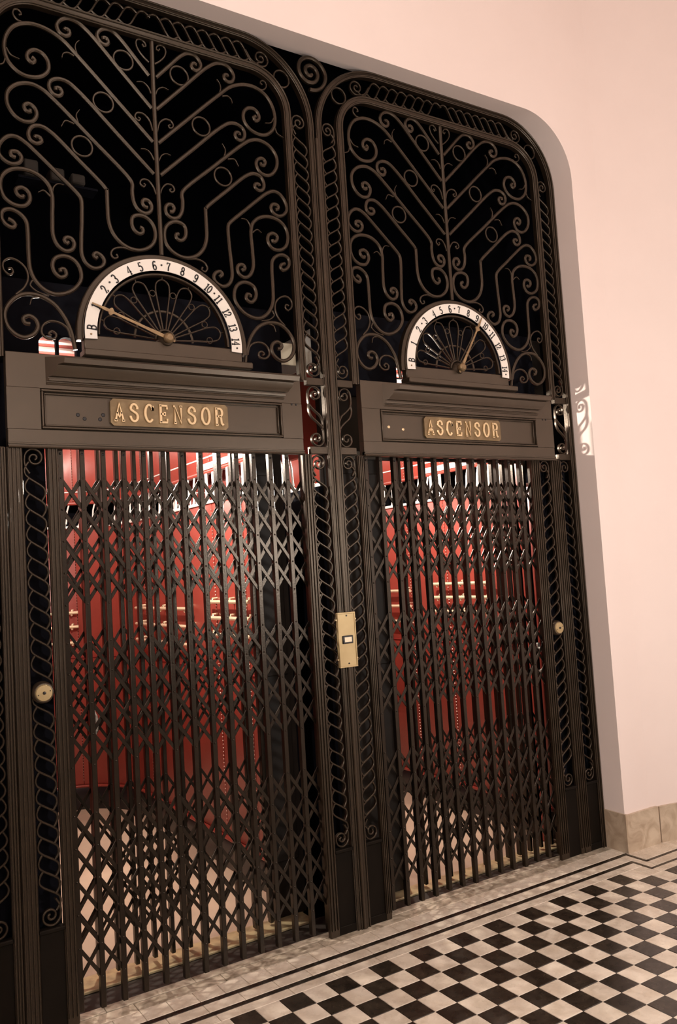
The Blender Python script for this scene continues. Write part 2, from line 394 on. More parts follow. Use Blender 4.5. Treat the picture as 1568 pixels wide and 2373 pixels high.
# rest of the lobby, out of frame
for nm_, bx_ in (('wall_left', (-4.1, -4.0, -6.6, 0.0)), ('wall_rear', (-4.1, 2.7, -6.6, -6.5))):
    wl_ = single(MB().box(*bx_, 0, 5.3), nm_, PLAST, kind='structure')
    x0_, x1_, y0_, y1_ = bx_
    put(MB().box(x0_, x1_+0.03 if nm_ == 'wall_left' else x1_, y0_, y1_+0.03 if nm_ == 'wall_rear' else -0.16, 0, 2.3), 'added_dark_dado', PANELG, wl_)  # unseen dark dado, added to keep reflections in the lower iron dark
single(MB().box(-4.1, 2.7, -6.6, WY, 5.2, 5.3), 'ceiling_lobby', PLAST, kind='structure')
LAT = [(7,7,[(129,37602),(356,37787),(579,38060),(646,38300),(583,38475),(420,38521),(267,38420),(227,38277),(323,38234),(372,38330)]),
 (16,16,[(144,37005),(737,37663),(1329,38303),(1623,38505),(1939,38518),(2161,38356),(2248,38132),(2137,37898),(1931,37830),(1800,37950),(1860,38119),(2005,38131),(1988,38025)]),
 (16,16,[(97,35589),(1311,36852),(2588,38171),(3017,38451),(3425,38492),(3699,38321),(3824,38066),(3730,37810),(3526,37727),(3352,37834),(3349,37994),(3502,38047),(3539,37954)]),
 (16,16,[(112,34122),(1524,35521),(3118,37075),(3623,37523),(4248,37799),(4869,37826),(5420,37560),(5739,37052),(5812,36480),(5675,36035),(5304,35702),(4923,35636),(4496,35767),(4220,36093),(4218,36467),(4431,36740),(4744,36784),(4957,36592),(4980,36365),(4804,36235),(4706,36374),(4817,36459)]),
 (7,3,[(3070,37062),(3146,37367),(3075,37588),(2974,37692)]),
 (7,3,[(3202,36983),(3463,37051),(3637,36936),(3675,36762)]),
 (7,7,[(4992,37788),(5298,37834),(5457,38041),(5387,38246),(5222,38243),(5150,38106),(5248,38056)]),
 (7,3,[(5741,36580),(5585,36337),(5275,36244)]),
 (7,3,[(5780,36177),(5878,35906),(6191,35767)]),
 (16,16,[(137,32728),(1563,34094),(3091,35547),(3525,35827),(3888,35840),(4153,35674),(4210,35400),(4061,35165),(3847,35144),(3724,35315),(3793,35463),(3957,35456),(3956,35341)]),
 (16,16,[(470,31228),(591,31239),(687,31391),(606,31538),(431,31532),(302,31347),(344,31098),(577,30958),(857,31050),(1026,31318),(1088,31763),(1065,32077),(1142,32271),(2571,33609),(4080,34969),(4465,35246),(4906,35359),(5400,35210),(5745,34819),(5771,34327),(5508,33905),(5184,33768),(4864,33864),(4710,34188),(4799,34427),(5012,34531),(5173,34403),(5099,34213),(4948,34210),(4954,34298)]),
 (7,3,[(3145,34192),(3211,34517),(3077,34769)]),
 (7,3,[(3308,34126),(3640,34176),(3811,33894)]),
 (16,16,[(837,30326),(724,30286),(717,30134),(877,30043),(1065,30148),(1162,30396),(1106,30711),(862,30830),(546,30781),(283,30532),(189,30154),(263,29794),(504,29513),(869,29344),(1258,29349),(1661,29540),(1964,29902),(2104,30362),(2122,30913),(2118,31681),(2116,31636),(2239,31791),(3195,32673),(4179,33550),(4558,33725),(4894,33639),(5044,33335),(4985,33081),(4760,32980),(4570,33114),(4622,33251),(4791,33273),(4823,33187)]),
 (8,8,[(1143,29278),(1650,29338),(1983,29197),(2063,28991),(1941,28838),(1797,28910),(1849,29026)]),
 (16,16,[(2624,28808),(2683,28723),(2759,28844),(2661,28956),(2453,28872),(2344,28677),(2424,28453),(2741,28309),(3041,28442),(3207,28768),(3213,29378),(3157,30257),(3163,31081),(3273,31251),(4022,31935),(4801,32633),(5130,32904),(5488,33083),(5772,33044),(6072,32722),(6156,32329),(5978,32071),(5703,31964),(5424,32070),(5331,32301),(5469,32483),(5702,32445),(5698,32294),(5542,32242)]),
 (16,16,[(3711,29239),(3766,29152),(3864,29277),(3781,29405),(3600,29390),(3489,29224),(3558,28972),(3808,28851),(4088,28990),(4269,29364),(4280,30154),(4258,30998),(4387,31417),(4746,31730),(5189,31844),(5689,31759),(6022,31469),(6128,31022),(5998,30595),(5664,30370),(5287,30397),(5084,30668),(5135,30974),(5363,31103),(5576,30977),(5512,30777),(5338,30709),(5312,30802)]),
 (8,3,[(4243,31052),(4199,31327),(4027,31512),(3803,31512)]),
 (8,3,[(4316,30951),(4574,31142),(4776,31017)]),
 (16,16,[(5893,29771),(5749,29721),(5646,29591),(5732,29460),(5940,29518),(6116,29746),(6077,30041),(5829,30165),(5519,30083),(5263,29821),(5207,29442),(5204,28588),(5160,27902),(4978,27484),(4650,27177),(4276,27068),(3800,27193),(3458,27474),(3272,27838),(3339,28288),(3582,28564),(3916,28637),(4241,28490),(4345,28195),(4254,27904),(4045,27766),(3842,27897),(3903,28111),(4064,28076),(4040,27978)]),
 (8,8,[(5958,27826),(5833,27869),(5779,27719),(5899,27608),(6108,27775),(6114,28063),(5877,28246),(5587,28181),(5318,27921),(5252,27573),(5397,27192),(5705,26874)]),
 (7,4,[(5103,27499),(5185,27310),(4953,27087),(4514,26972)]),
 (16,16,[(3605,24932),(3736,25629),(3981,26204),(4374,26689),(4881,26933),(5442,26914),(5866,26617),(6121,26129),(6059,25668),(5783,25349),(5461,25249),(5127,25406),(4959,25711),(5039,25982),(5265,26105),(5477,25984),(5421,25809),(5245,25793)]),
 (7,3,[(4878,26882),(5134,26796),(5217,26540)]),
 (9,9,[(3765,25412),(3895,25781),(4209,25971),(4574,25956),(4806,25726),(4820,25459),(4625,25291),(4352,25324),(4301,25486),(4460,25594),(4581,25483),(4479,25418)]),
 (7,3,[(95,36230),(212,36500),(438,36647),(694,36595)]),
 (7,7,[(92,34603),(234,35059),(496,35264),(742,35231),(827,35033),(693,34908),(604,35007),(690,35060)]),
 (7,3,[(96,33338),(251,33624),(442,33731),(649,33701)]),
 (7,7,[(78,31860),(203,32195),(420,32410),(665,32378),(739,32203),(596,32089),(518,32187),(597,32229)])]
RINGS = [(1214, 37380), (2114, 35330), (3033, 33269)]

# ------------------------------------------------------------------ wrought iron: panels
LAT_Y = 0.004
def scale_path(pts, s, sgn, k=1.0): return [(s+sgn*k*u*1e-4, z*1e-4) for u, z in pts]
PANELS = {
 'left':  dict(s=-0.764, xi=(-1.398, -0.142), xf=(-1.436, -0.104), xo=(-1.523, -0.017), xe=(-1.565, 0.012)),
 'right': dict(s=0.797,  xi=(0.179, 1.444),   xf=(0.141, 1.482),   xo=(0.055, 1.567),   xe=(0.026, 1.603)),
}
SWID = 0.0075
def s_path(w, p, sgn):
    """one S of the rope pattern, centred; sgn=+1 runs down to the right"""
    u = [(0.22, 0.80), (0.10, 0.60), (0.0, 0.32), (0.03, 0.03), (0.20, -0.20), (0.50, -0.45), (0.80, -0.70), (0.97, -0.93), (1.0, -1.22), (0.90, -1.50), (0.78, -1.70)]
    return [(sgn*(a-0.5)*w, (c+0.45)*p) for a, c in u]
_scache = {}
def s_mesh(w, p, sgn, rot=0):
    k = (round(w, 4), round(p, 4), sgn, rot)
    if k not in _scache:
        path = crom(s_path(w, p, sgn), 0.006)
        if rot: path = [(-z, x) for x, z in path]
        _scache[k] = MB().ribbon(path, SWID, 0, 0.016).mesh('s_scroll', IRON)
    return _scache[k]
def strip_v(par, x0, x1, z0, z1, sgn, p=0.0575, y=LAT_Y, top='curl', bottom='curl', name='s_scroll'):
    """vertical run of S scrolls between x0 and x1 with a curl at either end"""
    w = (x1-x0)*0.86; xc = (x0+x1)/2; R = w*0.48
    zt = z1-R-0.004 if top == 'curl' else z1; zb = z0+R+0.004 if bottom == 'curl' else z0
    cnt = max(1, round((zt-zb)/p)); pp = (zt-zb)/cnt
    if top == 'curl':
        a = 180 if sgn > 0 else 0
        sp = spiral(xc, zt, R, R*0.16, a, -1.7*sgn, 40)
        pre = [(xc-sgn*w*0.25, zt-pp*0.98), (xc-sgn*w*0.43, zt-pp*0.6), (xc-sgn*w*0.49, zt-pp*0.25)]
        put(MB().ribbon(crom(pre+sp, 0.006), SWID, y, 0.016), 'curl', IRON, par)
    if bottom == 'curl':
        a = 0 if sgn > 0 else 180
        sp = spiral(xc, zb, R, R*0.16, a, -1.7*sgn, 40)
        pre = [(xc+sgn*w*0.25, zb+pp*0.98), (xc+sgn*w*0.43, zb+pp*0.6), (xc+sgn*w*0.49, zb+pp*0.25)]
        put(MB().ribbon(crom(pre+sp, 0.006), SWID, y, 0.016), 'curl', IRON, par)
    me = s_mesh(w, pp, sgn)
    for i in range(cnt):
        if (i == 0 and top == 'curl') or (i == cnt-1 and bottom == 'curl'): continue
        z = zt-pp*(i+0.5)
        inst(name, me, par, (xc, y, z))
def frame_rib(par, path, w, name, m=IRON, y=0.0, d=0.034, beads=2):
    mb = MB().ribbon(path, w, y, d, ch=0.12)
    put(mb, name, m, par)
    for k in range(beads):
        off = (-0.30 if k == 0 else 0.30)*w if beads > 1 else 0
        q = offset(path, off)
        put(MB().ribbon(q, w*0.22, y-d/2, 0.012, ch=0.3), 'bead', m, par)
def offset(path, o):
    out = []; n = len(path)
    for i, p in enumerate(path):
        a = path[max(0, i-1)]; b = path[min(n-1, i+1)]; tx, tz = b[0]-a[0], b[1]-a[1]; L = math.hypot(tx, tz)
        out.append((p[0]-tz/L*o, p[1]+tx/L*o))
    return out

for key, P in PANELS.items():
    s = P['s']; side = 'left' if key == 'left' else 'right'
    # --- transom grille
    g = root('transom_grille', 'wrought iron scroll and branch grille above the %s elevator gate' % side, 'grille', (s, 0, 2.45), 'transom grilles above the gates')
    xi = P['xi']
    frame_rib(g, arch(xi[0]-0.018, xi[1]+0.018, 2.44, 3.871, 0.185), 0.036, 'frame', beads=2)
    stem = crom([(s+0.002, 3.853), (s, 3.6), (s, 3.3), (s+0.001, 2.925)], 0.05)
    put(MB().ribbon(stem, 0.018, LAT_Y-0.004, 0.02), 'stem', IRON, g)
    for sgn in (-1, 1):
        k = (abs((xi[1] if sgn > 0 else xi[0])-s))/0.622
        for (wa, wb, pts) in LAT:
            path = crom(scale_path(pts, s, sgn, k), 0.006)
            thin = wb < wa
            dp = 0.016 if wa >= 12 else 0.010
            put(MB().ribbon(path, wa*1e-3, LAT_Y, dp, w1=wb*1e-3 if thin else None), 'tendril' if wa < 10 else 'scroll_branch', IRON, g)
        for (u, z) in RINGS:
            put(MB().ribbon(circ(s+sgn*k*u*1e-4, z*1e-4, 0.041)[:-1], 0.0078, LAT_Y, 0.010, closed=True), 'ring', IRON, g)
    # --- rope border round the transom
    xo, xf, xe = P['xo'], P['xf'], P['xe']
    bd = root('scroll_border', 'iron border of repeated S scrolls framing the %s panel up to its rounded top' % side, 'border', ((xo[0]+xo[1])/2, 0, 0), 'scroll borders')
    frame_rib(bd, arch((xo[0]+xe[0])/2, (xo[1]+xe[1])/2, 0.0, 4.008, 0.352, 18), 0.030, 'outer_frame', beads=2)
    ZB = 2.462
    strip_v(bd, xo[0], xf[0], ZB, 3.705, -1); strip_v(bd, xf[1], xo[1], ZB, 3.705, 1)
    # top run: two halves leaning away from the middle
    zc = (3.889+3.985)/2; wv = 0.094*0.88; p = 0.056
    xm = (xo[0]+xo[1])/2; x_end = xo[1]-0.255
    cnt = int((x_end-xm-0.02)/p)
    meR = s_mesh(wv, p, -1, 1)
    for i in range(cnt):
        inst('s_scroll', meR, bd, (xm+0.035+p*(i+0.5), LAT_Y, zc), scale=(1, 1, 1))
        inst('s_scroll', meR, bd, (xm-0.035-p*(i+0.5), LAT_Y, zc), scale=(-1, 1, 1))
    for sgn in (-1, 1):
        xs = xm+sgn*(0.035+p*cnt+0.045); R = 0.038
        sp = spiral(xs, zc-0.008, R, R*0.15, -90 if sgn > 0 else 270, 1.7*sgn, 40)
        put(MB().ribbon(crom([(xs-sgn*0.075, zc+0.012), (xs-sgn*0.045, zc-0.03)]+sp, 0.006), SWID, LAT_Y, 0.016), 'curl', IRON, bd)
        xi_ = P['xf'][1] if sgn > 0 else P['xf'][0]; xo_ = xo[1] if sgn > 0 else xo[0]
        a = PI/4
        pi_ = (xi_-sgn*0.19+sgn*0.19*math.cos(a), 3.889-0.19+0.19*math.sin(a)); po = (xo_-sgn*0.337+sgn*0.337*math.cos(a), 3.985-0.337+0.337*math.sin(a))
        cx, cz = (pi_[0]+po[0])/2, (pi_[1]+po[1])/2; rr = max(0.040, math.hypot(pi_[0]-po[0], pi_[1]-po[1])/2-0.002)
        put(MB().ribbon(circ(cx, cz, max(0.028, rr))[:-1], SWID, LAT_Y, 0.014, closed=True), 'ring', IRON, bd)
    for xa, xb in ((xo[0], xf[0]), (xf[1], xo[1])):
        for z0, z1 in ((2.106, 2.140), (2.422, 2.456)):
            put(MB().box(xa-0.002, xb+0.002, -0.012, 0.014, z0, z1, 0.002), 'cross_bar', IRON, bd)
    # short runs beside the lintel and the tall runs down to the kick plates
    for xa, xb, sg in ((xo[0], xf[0], -1), (xf[1], xo[1], 1)):
        wS = (xb-xa)*0.88; xc = (xa+xb)/2; R = wS*0.47
        zt, zb = 2.422-R-0.003, 2.140+R+0.003
        top = spiral(xc, zt, R, R*0.16, 180 if sg > 0 else 0, -1.6*sg, 40)
        bot = spiral(xc, zb, R, R*0.16, 0 if sg > 0 else 180, -1.6*sg, 40)
        zm = (zt+zb)/2
        body = [(-0.47, 0.075), (-0.40, 0.052), (-0.10, 0.028), (0.30, 0.002), (0.46, -0.030), (0.42, -0.062)]
        path1 = list(reversed(top))+[(xc+sg*a_*wS, zm+c_) for a_, c_ in body]
        path2 = [(xc-sg*a_*wS, zm-c_) for a_, c_ in reversed(body)]+bot
        put(MB().ribbon(crom(path1, 0.006), SWID, LAT_Y, 0.016), 'curl', IRON, bd)
        put(MB().ribbon(crom(path2, 0.006), SWID, LAT_Y, 0.016), 'curl', IRON, bd)
        strip_v(bd, xa, xb, 0.36, 2.104, sg)
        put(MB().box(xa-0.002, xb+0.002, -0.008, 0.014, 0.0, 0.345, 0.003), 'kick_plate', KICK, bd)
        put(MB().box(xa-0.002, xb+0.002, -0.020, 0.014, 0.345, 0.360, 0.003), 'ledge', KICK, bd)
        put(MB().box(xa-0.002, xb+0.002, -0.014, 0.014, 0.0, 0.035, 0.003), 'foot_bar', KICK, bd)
    # jambs under the lintel
    for nm, (xa, xb) in (('jamb', (xf[0], xi[0]-0.006)), ('jamb', (xi[1]-0.010 if key == 'left' else xi[1]-0.008, xf[1]))):
        if xa > xb: xa, xb = xb, xa
        put(MB().box(xa, xb, -0.017, 0.004, 0.0, 2.104, 0.003), nm, IRON, bd)
        for t in (0.2, 0.5, 0.8):
            x = xa+(xb-xa)*t; put(MB().box(x-0.003, x+0.003, -0.023, -0.015, 0.03, 2.10, 0.001), 'bead', IRON, bd)

# central rib of the mullion, finial scroll between the two rounded tops
mu = root('mullion', 'moulded iron mullion standing between the two elevator gates', 'mullion', (0.019, 0, 0))
put(MB().box(0.010, 0.028, -0.030, 0.020, 0.0, 3.60, 0.004), 'rib', IRON, mu)
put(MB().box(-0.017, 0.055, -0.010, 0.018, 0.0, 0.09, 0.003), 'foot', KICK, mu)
fi = root('finial_scroll', 'iron spiral scroll tucked between the rounded tops of both panels', 'scroll', (0.014, 0, 3.85))
put(MB().ribbon(spiral(0.016, 3.930, 0.086, 0.012, 265, 2.15, 90), 0.018, -0.004, 0.022), 'spiral', IRON, fi)

# narrow scroll panels that fill the opening outside each gate
for key, (xa, xb, sg) in {'left': (-1.345, -1.260, 1), 'right': (1.322, 1.408, -1)}.items():
    sp_ = root('scroll_side_panel', 'narrow iron scroll panel at the outer edge of the %s elevator gate' % key, 'panel', ((xa+xb)/2, 0, 0), 'narrow scroll panels beside the gates')
    ja, jb = ((-1.404, xa), (xb, -1.216)) if key == 'left' else ((1.262, xa), (xb, 1.444))
    zmid = 1.197
    strip_v(sp_, xa, xb, 0.36, zmid-0.034, sg, 0.061, top='open'); strip_v(sp_, xa, xb, zmid+0.034, 2.104, sg, 0.061, bottom='open')
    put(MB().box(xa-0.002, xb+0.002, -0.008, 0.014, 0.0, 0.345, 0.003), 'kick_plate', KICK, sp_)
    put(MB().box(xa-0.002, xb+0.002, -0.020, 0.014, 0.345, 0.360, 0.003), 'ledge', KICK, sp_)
    for a, c in (ja, jb):
        put(MB().box(a, c, -0.012, 0.004, 0.0, 2.104, 0.003), 'jamb', IRON, sp_)
        nb = max(2, int((c-a)/0.014))
        for t in range(nb):
            x = a+(c-a)*(t+0.5)/nb; put(MB().box(x-0.0028, x+0.0028, -0.018, -0.010, 0.03, 2.10, 0.001), 'bead', IRON, sp_)

# ------------------------------------------------------------------ lintels
def rect_moulding(par, x0, x1, z0, z1, w, y, d, name):
    for (a, b2, c, e) in ((x0, x1, z0, z0+w), (x0, x1, z1-w, z1), (x0, x0+w, z0+w, z1-w), (x1-w, x1, z0+w, z1-w)):
        put(MB().box(a, b2, y-d, y, c, e, w*0.3), name, LINT, par)
for key, P in PANELS.items():
    s = P['s']; xi = P['xi']; sc = (xi[0]+xi[1])/2
    li = root('lintel', 'dark painted lintel with sunk panel and moulded cornice over the %s gate' % key, 'lintel', (sc, 0, 2.10), 'lintels over the gates')
    x0, x1 = xi[0]+0.002, xi[1]-0.002
    yb = 0.020
    mx0, mx1, mz0, mz1 = s-0.512, s+0.520, 2.172, 2.328
    # body in four rails round the sunk field
    put(MB().box(x0, x1, -0.018, yb, mz1, 2.462, 0.002), 'top_rail', LINT, li)
    put(MB().box(x0, x1, -0.018, yb, 2.104, mz0, 0.002), 'bottom_rail', LINT, li)
    put(MB().box(x0, mx0, -0.018, yb, mz0, mz1), 'end_stile', LINT, li)
    put(MB().box(mx1, x1, -0.018, yb, mz0, mz1), 'end_stile', LINT, li)
    put(MB().box(mx0, mx1, -0.003, yb, mz0, mz1), 'field', LINT, li)
    rect_moulding(li, mx0+0.003, mx1-0.003, mz0+0.003, mz1-0.003, 0.008, 0.0, 0.024, 'panel_moulding')
    rect_moulding(li, mx0+0.0145, mx1-0.0145, mz0+0.0145, mz1-0.0145, 0.006, 0.0, 0.013, 'panel_moulding')
    put(MB().extrude_x([(0.0, 2.100), (-0.026, 2.100), (-0.029, 2.104), (-0.026, 2.109), (-0.019, 2.110), (-0.019, 2.113), (-0.024, 2.114), (-0.024, 2.119), (-0.018, 2.121), (0.0, 2.121)], x0, x1), 'bottom_bead', LINT, li)
    prof = [(0.0, 2.342), (-0.022, 2.344), (-0.026, 2.350), (-0.021, 2.353), (-0.021, 2.357), (-0.030, 2.358), (-0.031, 2.366), (-0.026, 2.368), (-0.026, 2.372), (-0.040, 2.374), (-0.046, 2.384), (-0.056, 2.396), (-0.062, 2.412), (-0.060, 2.415), (-0.082, 2.417), (-0.085, 2.436), (-0.080, 2.442), (0.0, 2.452)]
    put(MB().extrude_x(prof, s-0.505, s+0.510, 0.85, -0.85), 'cornice', LINT, li)
    holes = [(-0.37, 2.236), (-0.345, 2.222), (-0.285, 2.222), (-0.272, 2.24)] if key == 'left' else [(-0.455, 2.247), (-0.37, 2.238)]
    for (u, z) in holes: put(MB().lathe(s+u, z, [(0.0001, -0.0055), (0.006, -0.005), (0.008, -0.003)], 10), 'screw', BRASSL if key == 'right' else BLACK, li)
    for (u, z) in ((0.57, 2.325), (0.592, 2.325)): put(MB().lathe(s+u, z, [(0.0001, -0.021), (0.004, -0.021), (0.005, -0.018)], 10), 'screw', BLACK, li)

# ------------------------------------------------------------------ lettering: strokes turned into flat bars
def arc(cx, cy, rx, ry, a0, a1, n=12): return [(cx+rx*math.cos(math.radians(a0+(a1-a0)*i/n)), cy+ry*math.sin(math.radians(a0+(a1-a0)*i/n))) for i in range(n+1)]
GL = {
 'A': [[(0.06, 0), (0.36, 1), (0.66, 0)], [(0.20, 0.48), (0.36, 0.20), (0.52, 0.48)], [(-0.04, 0), (0.18, 0)], [(0.54, 0), (0.76, 0)]],
 'S': [[(0.60, 0.70), (0.60, 0.82)]+arc(0.34, 0.75, 0.25, 0.25, 25, 200, 10)+arc(0.34, 0.26, 0.27, 0.26, 70, -160, 14)+[(0.06, 0.24), (0.06, 0.30)]],
 'C': [[(0.64, 0.68), (0.64, 0.80)]+arc(0.36, 0.5, 0.31, 0.5, 42, 318, 22), [(0.64, 0.68), (0.64, 0.95)]],
 'E': [[(0.12, 0), (0.12, 1)], [(0.0, 1), (0.62, 1), (0.62, 0.78)], [(0.0, 0), (0.62, 0), (0.62, 0.22)], [(0.12, 0.5), (0.44, 0.5)], [(0.44, 0.38), (0.44, 0.62)]],
 'N': [[(0.10, 0), (0.10, 1), (0.60, 0), (0.60, 1)], [(0.0, 0), (0.22, 0)], [(-0.02, 1), (0.12, 1)], [(0.48, 1), (0.72, 1)]],
 'O': [arc(0.36, 0.5, 0.32, 0.5, 90, 450, 26)],
 'R': [[(0.12, 0), (0.12, 1)], [(0.0, 1), (0.38, 1)]+arc(0.38, 0.76, 0.24, 0.24, 90, -90, 10)+[(0.12, 0.52)], [(0.36, 0.52), (0.50, 0.42), (0.54, 0.08), (0.62, 0), (0.72, 0.06)], [(0.0, 0), (0.24, 0)]],
 'B': [[(0.12, 0), (0.12, 1)], [(0.0, 1), (0.36, 1)]+arc(0.36, 0.77, 0.22, 0.23, 90, -90, 10)+[(0.12, 0.54)], [(0.36, 0.54)]+arc(0.36, 0.27, 0.26, 0.27, 90, -90, 10)+[(0.0, 0)]],
 '0': [arc(0.30, 0.5, 0.24, 0.5, 90, 450, 22)],
 '1': [[(0.12, 0.82), (0.30, 1.0), (0.30, 0)], [(0.12, 0), (0.48, 0)]],
 '2': [[(0.10, 0.70)]+arc(0.31, 0.74, 0.22, 0.26, 165, -30, 10)+[(0.08, 0.04), (0.50, 0.04), (0.54, 0.2)]],
 '3': [arc(0.28, 0.75, 0.22, 0.25, 150, -80, 10)+arc(0.28, 0.26, 0.25, 0.26, 80, -150, 12)],
 '4': [[(0.42, 0), (0.42, 1), (0.04, 0.30), (0.58, 0.30)], [(0.28, 0), (0.56, 0)]],
 '5': [[(0.50, 0.98), (0.14, 0.98), (0.11, 0.55)]+arc(0.28, 0.30, 0.25, 0.30, 120, -150, 14)],
 '6': [[(0.48, 0.88)]+arc(0.32, 0.60, 0.25, 0.40, 60, 180, 8)+arc(0.30, 0.28, 0.23, 0.28, 180, 540, 18)],
 '7': [[(0.08, 0.80), (0.08, 0.97), (0.54, 0.97), (0.30, 0.45), (0.26, 0)]],
 '8': [arc(0.30, 0.76, 0.19, 0.24, -90, 270, 16), arc(0.30, 0.27, 0.24, 0.26, 90, 450, 18)],
 '9': [[(0.12, 0.12)]+arc(0.28, 0.40, 0.25, 0.40, -120, 0, 8)+arc(0.30, 0.72, 0.23, 0.28, 0, 360, 18)],
}
GW = {'1': 0.55, 'A': 0.80}
def glyph(mb, ch, ox, oz, h, wscale, sw, y, d, rot=0.0):
    c, sn = math.cos(rot), math.sin(rot)
    for st in GL[ch]:
        pts = [(x*h*wscale, z*h) for x, z in st]
        q = [(ox+x*c-z*sn, oz+x*sn+z*c) for x, z in pts]
        dd = [q[0]]
        for a in q[1:]:
            if math.hypot(a[0]-dd[-1][0], a[1]-dd[-1][1]) > 1e-5: dd.append(a)
        mb.ribbon(dd, sw, y, d, ch=0.2)
    return mb

# ------------------------------------------------------------------ sign plates
for key, P in PANELS.items():
    s = P['s']
    pl = root('sign_plate', 'brass plate with raised letters ASCENSOR on the %s lintel' % key, 'sign', (s+0.006, -0.004, 2.197), 'brass ASCENSOR plates')
    a, b2, z0, z1 = s-0.246, s+0.258, 2.198, 2.306; c = 0.012
    put(MB().prism([(a+c, z0), (b2-c, z0), (b2, z0+c), (b2, z1-c), (b2-c, z1), (a+c, z1), (a, z1-c), (a, z0+c)], -0.014, -0.003), 'plate', SIGNB, pl)
    h = 0.069; txt = 'ASCENSOR'; ws = 0.76; adv = 0.0612
    x = s+0.006-adv*8/2+0.008
    for ch in txt:
        put(glyph(MB(), ch, x, z0+0.020, h, ws, 0.0115, -0.016, 0.009), 'letter', BRASSL, pl); x += adv

# ------------------------------------------------------------------ floor indicator dials
ANG = [176.4, 160.0, 144.6, 132.4, 119.0, 109.0, 97.6, 86.4, 74.8, 63.4, 51.4, 40.0, 27.8, 15.4, 4.0]
NAMES = ['B']+[str(i) for i in range(1, 15)]
ZP = 2.563
for key, P in PANELS.items():
    s = P['s']-0.002
    dl = root('floor_indicator', 'half-round floor dial with white numeral ring above the %s gate, pointer %s' % (key, 'at 1' if key == 'left' else 'past 9'), 'dial', (s, 0, 2.46), 'floor indicator dials')
    put(MB().box(s-0.345, s+0.375, -0.052, 0.016, 2.462, 2.490, 0.004), 'plinth', LINT, dl)
    put(MB().box(s-0.338, s+0.340, -0.022, 0.014, 2.490, 2.552, 0.004), 'base', LINT, dl)
    put(MB().ribbon(circ(s, ZP-0.010, 0.353, -4, 184, 48), 0.022, -0.004, 0.036, ch=0.15), 'rim', IRON, dl)
    put(MB().ribbon(circ(s, ZP-0.010, 0.342, -3, 183, 48), 0.006, -0.022, 0.012), 'rim_bead', IRON, dl)
    put(MB().ribbon(circ(s, ZP-0.006, 0.278, 0, 180, 48), 0.010, -0.008, 0.030), 'inner_rim', IRON, dl)
    ringo = put(MB().ribbon(circ(s, ZP-0.004, 0.312, -4.5, 184.5, 60), 0.048, -0.029, 0.004, ch=0.1), 'numeral_ring', ENAMEL, dl)
    for nm, a in zip(NAMES, ANG):
        r = 0.2915; th = math.radians(a); h = 0.0345; rot = th-PI/2
        wtot = sum(GW.get(c2, 0.62) for c2 in nm)*h*0.8
        mb = MB(); xo_ = -wtot/2
        for c2 in nm:
            bx = s+r*math.cos(th)+xo_*math.cos(rot); bz = ZP-0.004+r*math.sin(th)+xo_*math.sin(rot)
            glyph(mb, c2, bx, bz, h, 0.8, 0.0056, -0.0316, 0.0012, rot); xo_ += GW.get(c2, 0.62)*h*0.8
        put(mb, 'numeral', INK, ringo)
    for a in (181.2, 137.6, 92.0, 45.4, -1.2):
        th = math.radians(a); put(MB().lathe(s+0.312*math.cos(th), ZP-0.004+0.312*math.sin(th), [(0.0001, -0.034), (0.0035, -0.034), (0.0042, -0.031)], 10), 'rivet', BLACK if a < 170 else BRASS, dl)
    # pierced fan of petals
    for i in range(7):
        a = 180-(12.9+25.7*i); th = math.radians(a); ca, sa = math.cos(th), math.sin(th)
        loc = [(0.045, -0.006), (0.135, -0.019), (0.215, -0.030), (0.243, -0.025), (0.258, 0.0), (0.243, 0.025), (0.215, 0.030), (0.135, 0.019), (0.045, 0.006)]
        path = crom([(s+r_*ca-t_*sa, ZP+r_*sa+t_*ca) for r_, t_ in loc], 0.008)
        put(MB().ribbon(path, 0.0062, 0.0, 0.010), 'petal', IRON, dl)
        put(MB().ribbon([(s+0.258*ca, ZP+0.258*sa), (s+0.276*ca, ZP+0.276*sa)], 0.006, 0.0, 0.010), 'petal_tip', IRON, dl)
    for i in range(8):
        a = min(177.5, max(2.5, 180-25.7*i)); th = math.radians(a); r_ = 0.200
        put(MB().ribbon(circ(s+r_*math.cos(th), ZP+r_*math.sin(th)+(0.012 if i in (0, 7) else 0), 0.0125, n=16)[:-1], 0.004, 0.0, 0.008, closed=True), 'ring', IRON, dl)
    put(MB().ribbon(circ(s, ZP, 0.125, 2, 178, 30), 0.011, 0.006, 0.008), 'fan_band', IRON, dl)
    put(MB().ribbon(circ(s, ZP, 0.042, 0, 180, 16), 0.010, -0.004, 0.02), 'hub_rim', IRON, dl)
    put(MB().lathe(s, ZP, [(0.001, -0.030), (0.024, -0.030), (0.034, -0.012), (0.036, 0.01)], 20), 'hub', LINT, dl)
    ang = 160.0 if key == 'left' else 59.5
    th = math.radians(ang); ca, sa = math.cos(th), math.sin(th)
    hand = [(-0.03, 0.005), (0.0, 0.0065), (0.05, 0.0075), (0.10, 0.0055), (0.235, 0.0045), (0.246, 0.016), (0.252, 0.014), (0.258, 0.006), (0.272, 0.0065), (0.30, 0.003), (0.326, 0.0022)]
    poly = [(r_, t_) for r_, t_ in hand]+[(r_, -t_) for r_, t_ in reversed(hand)]
    put(MB().prism([(s+r_*ca-t_*sa, ZP+r_*sa+t_*ca) for r_, t_ in poly], -0.044, -0.039), 'pointer', BRASS, dl)
    put(MB().lathe(s, ZP, [(0.004, -0.062), (0.012, -0.062), (0.019, -0.056), (0.022, -0.048), (0.020, -0.040), (0.016, -0.030)], 20), 'knob', BRASS, dl)

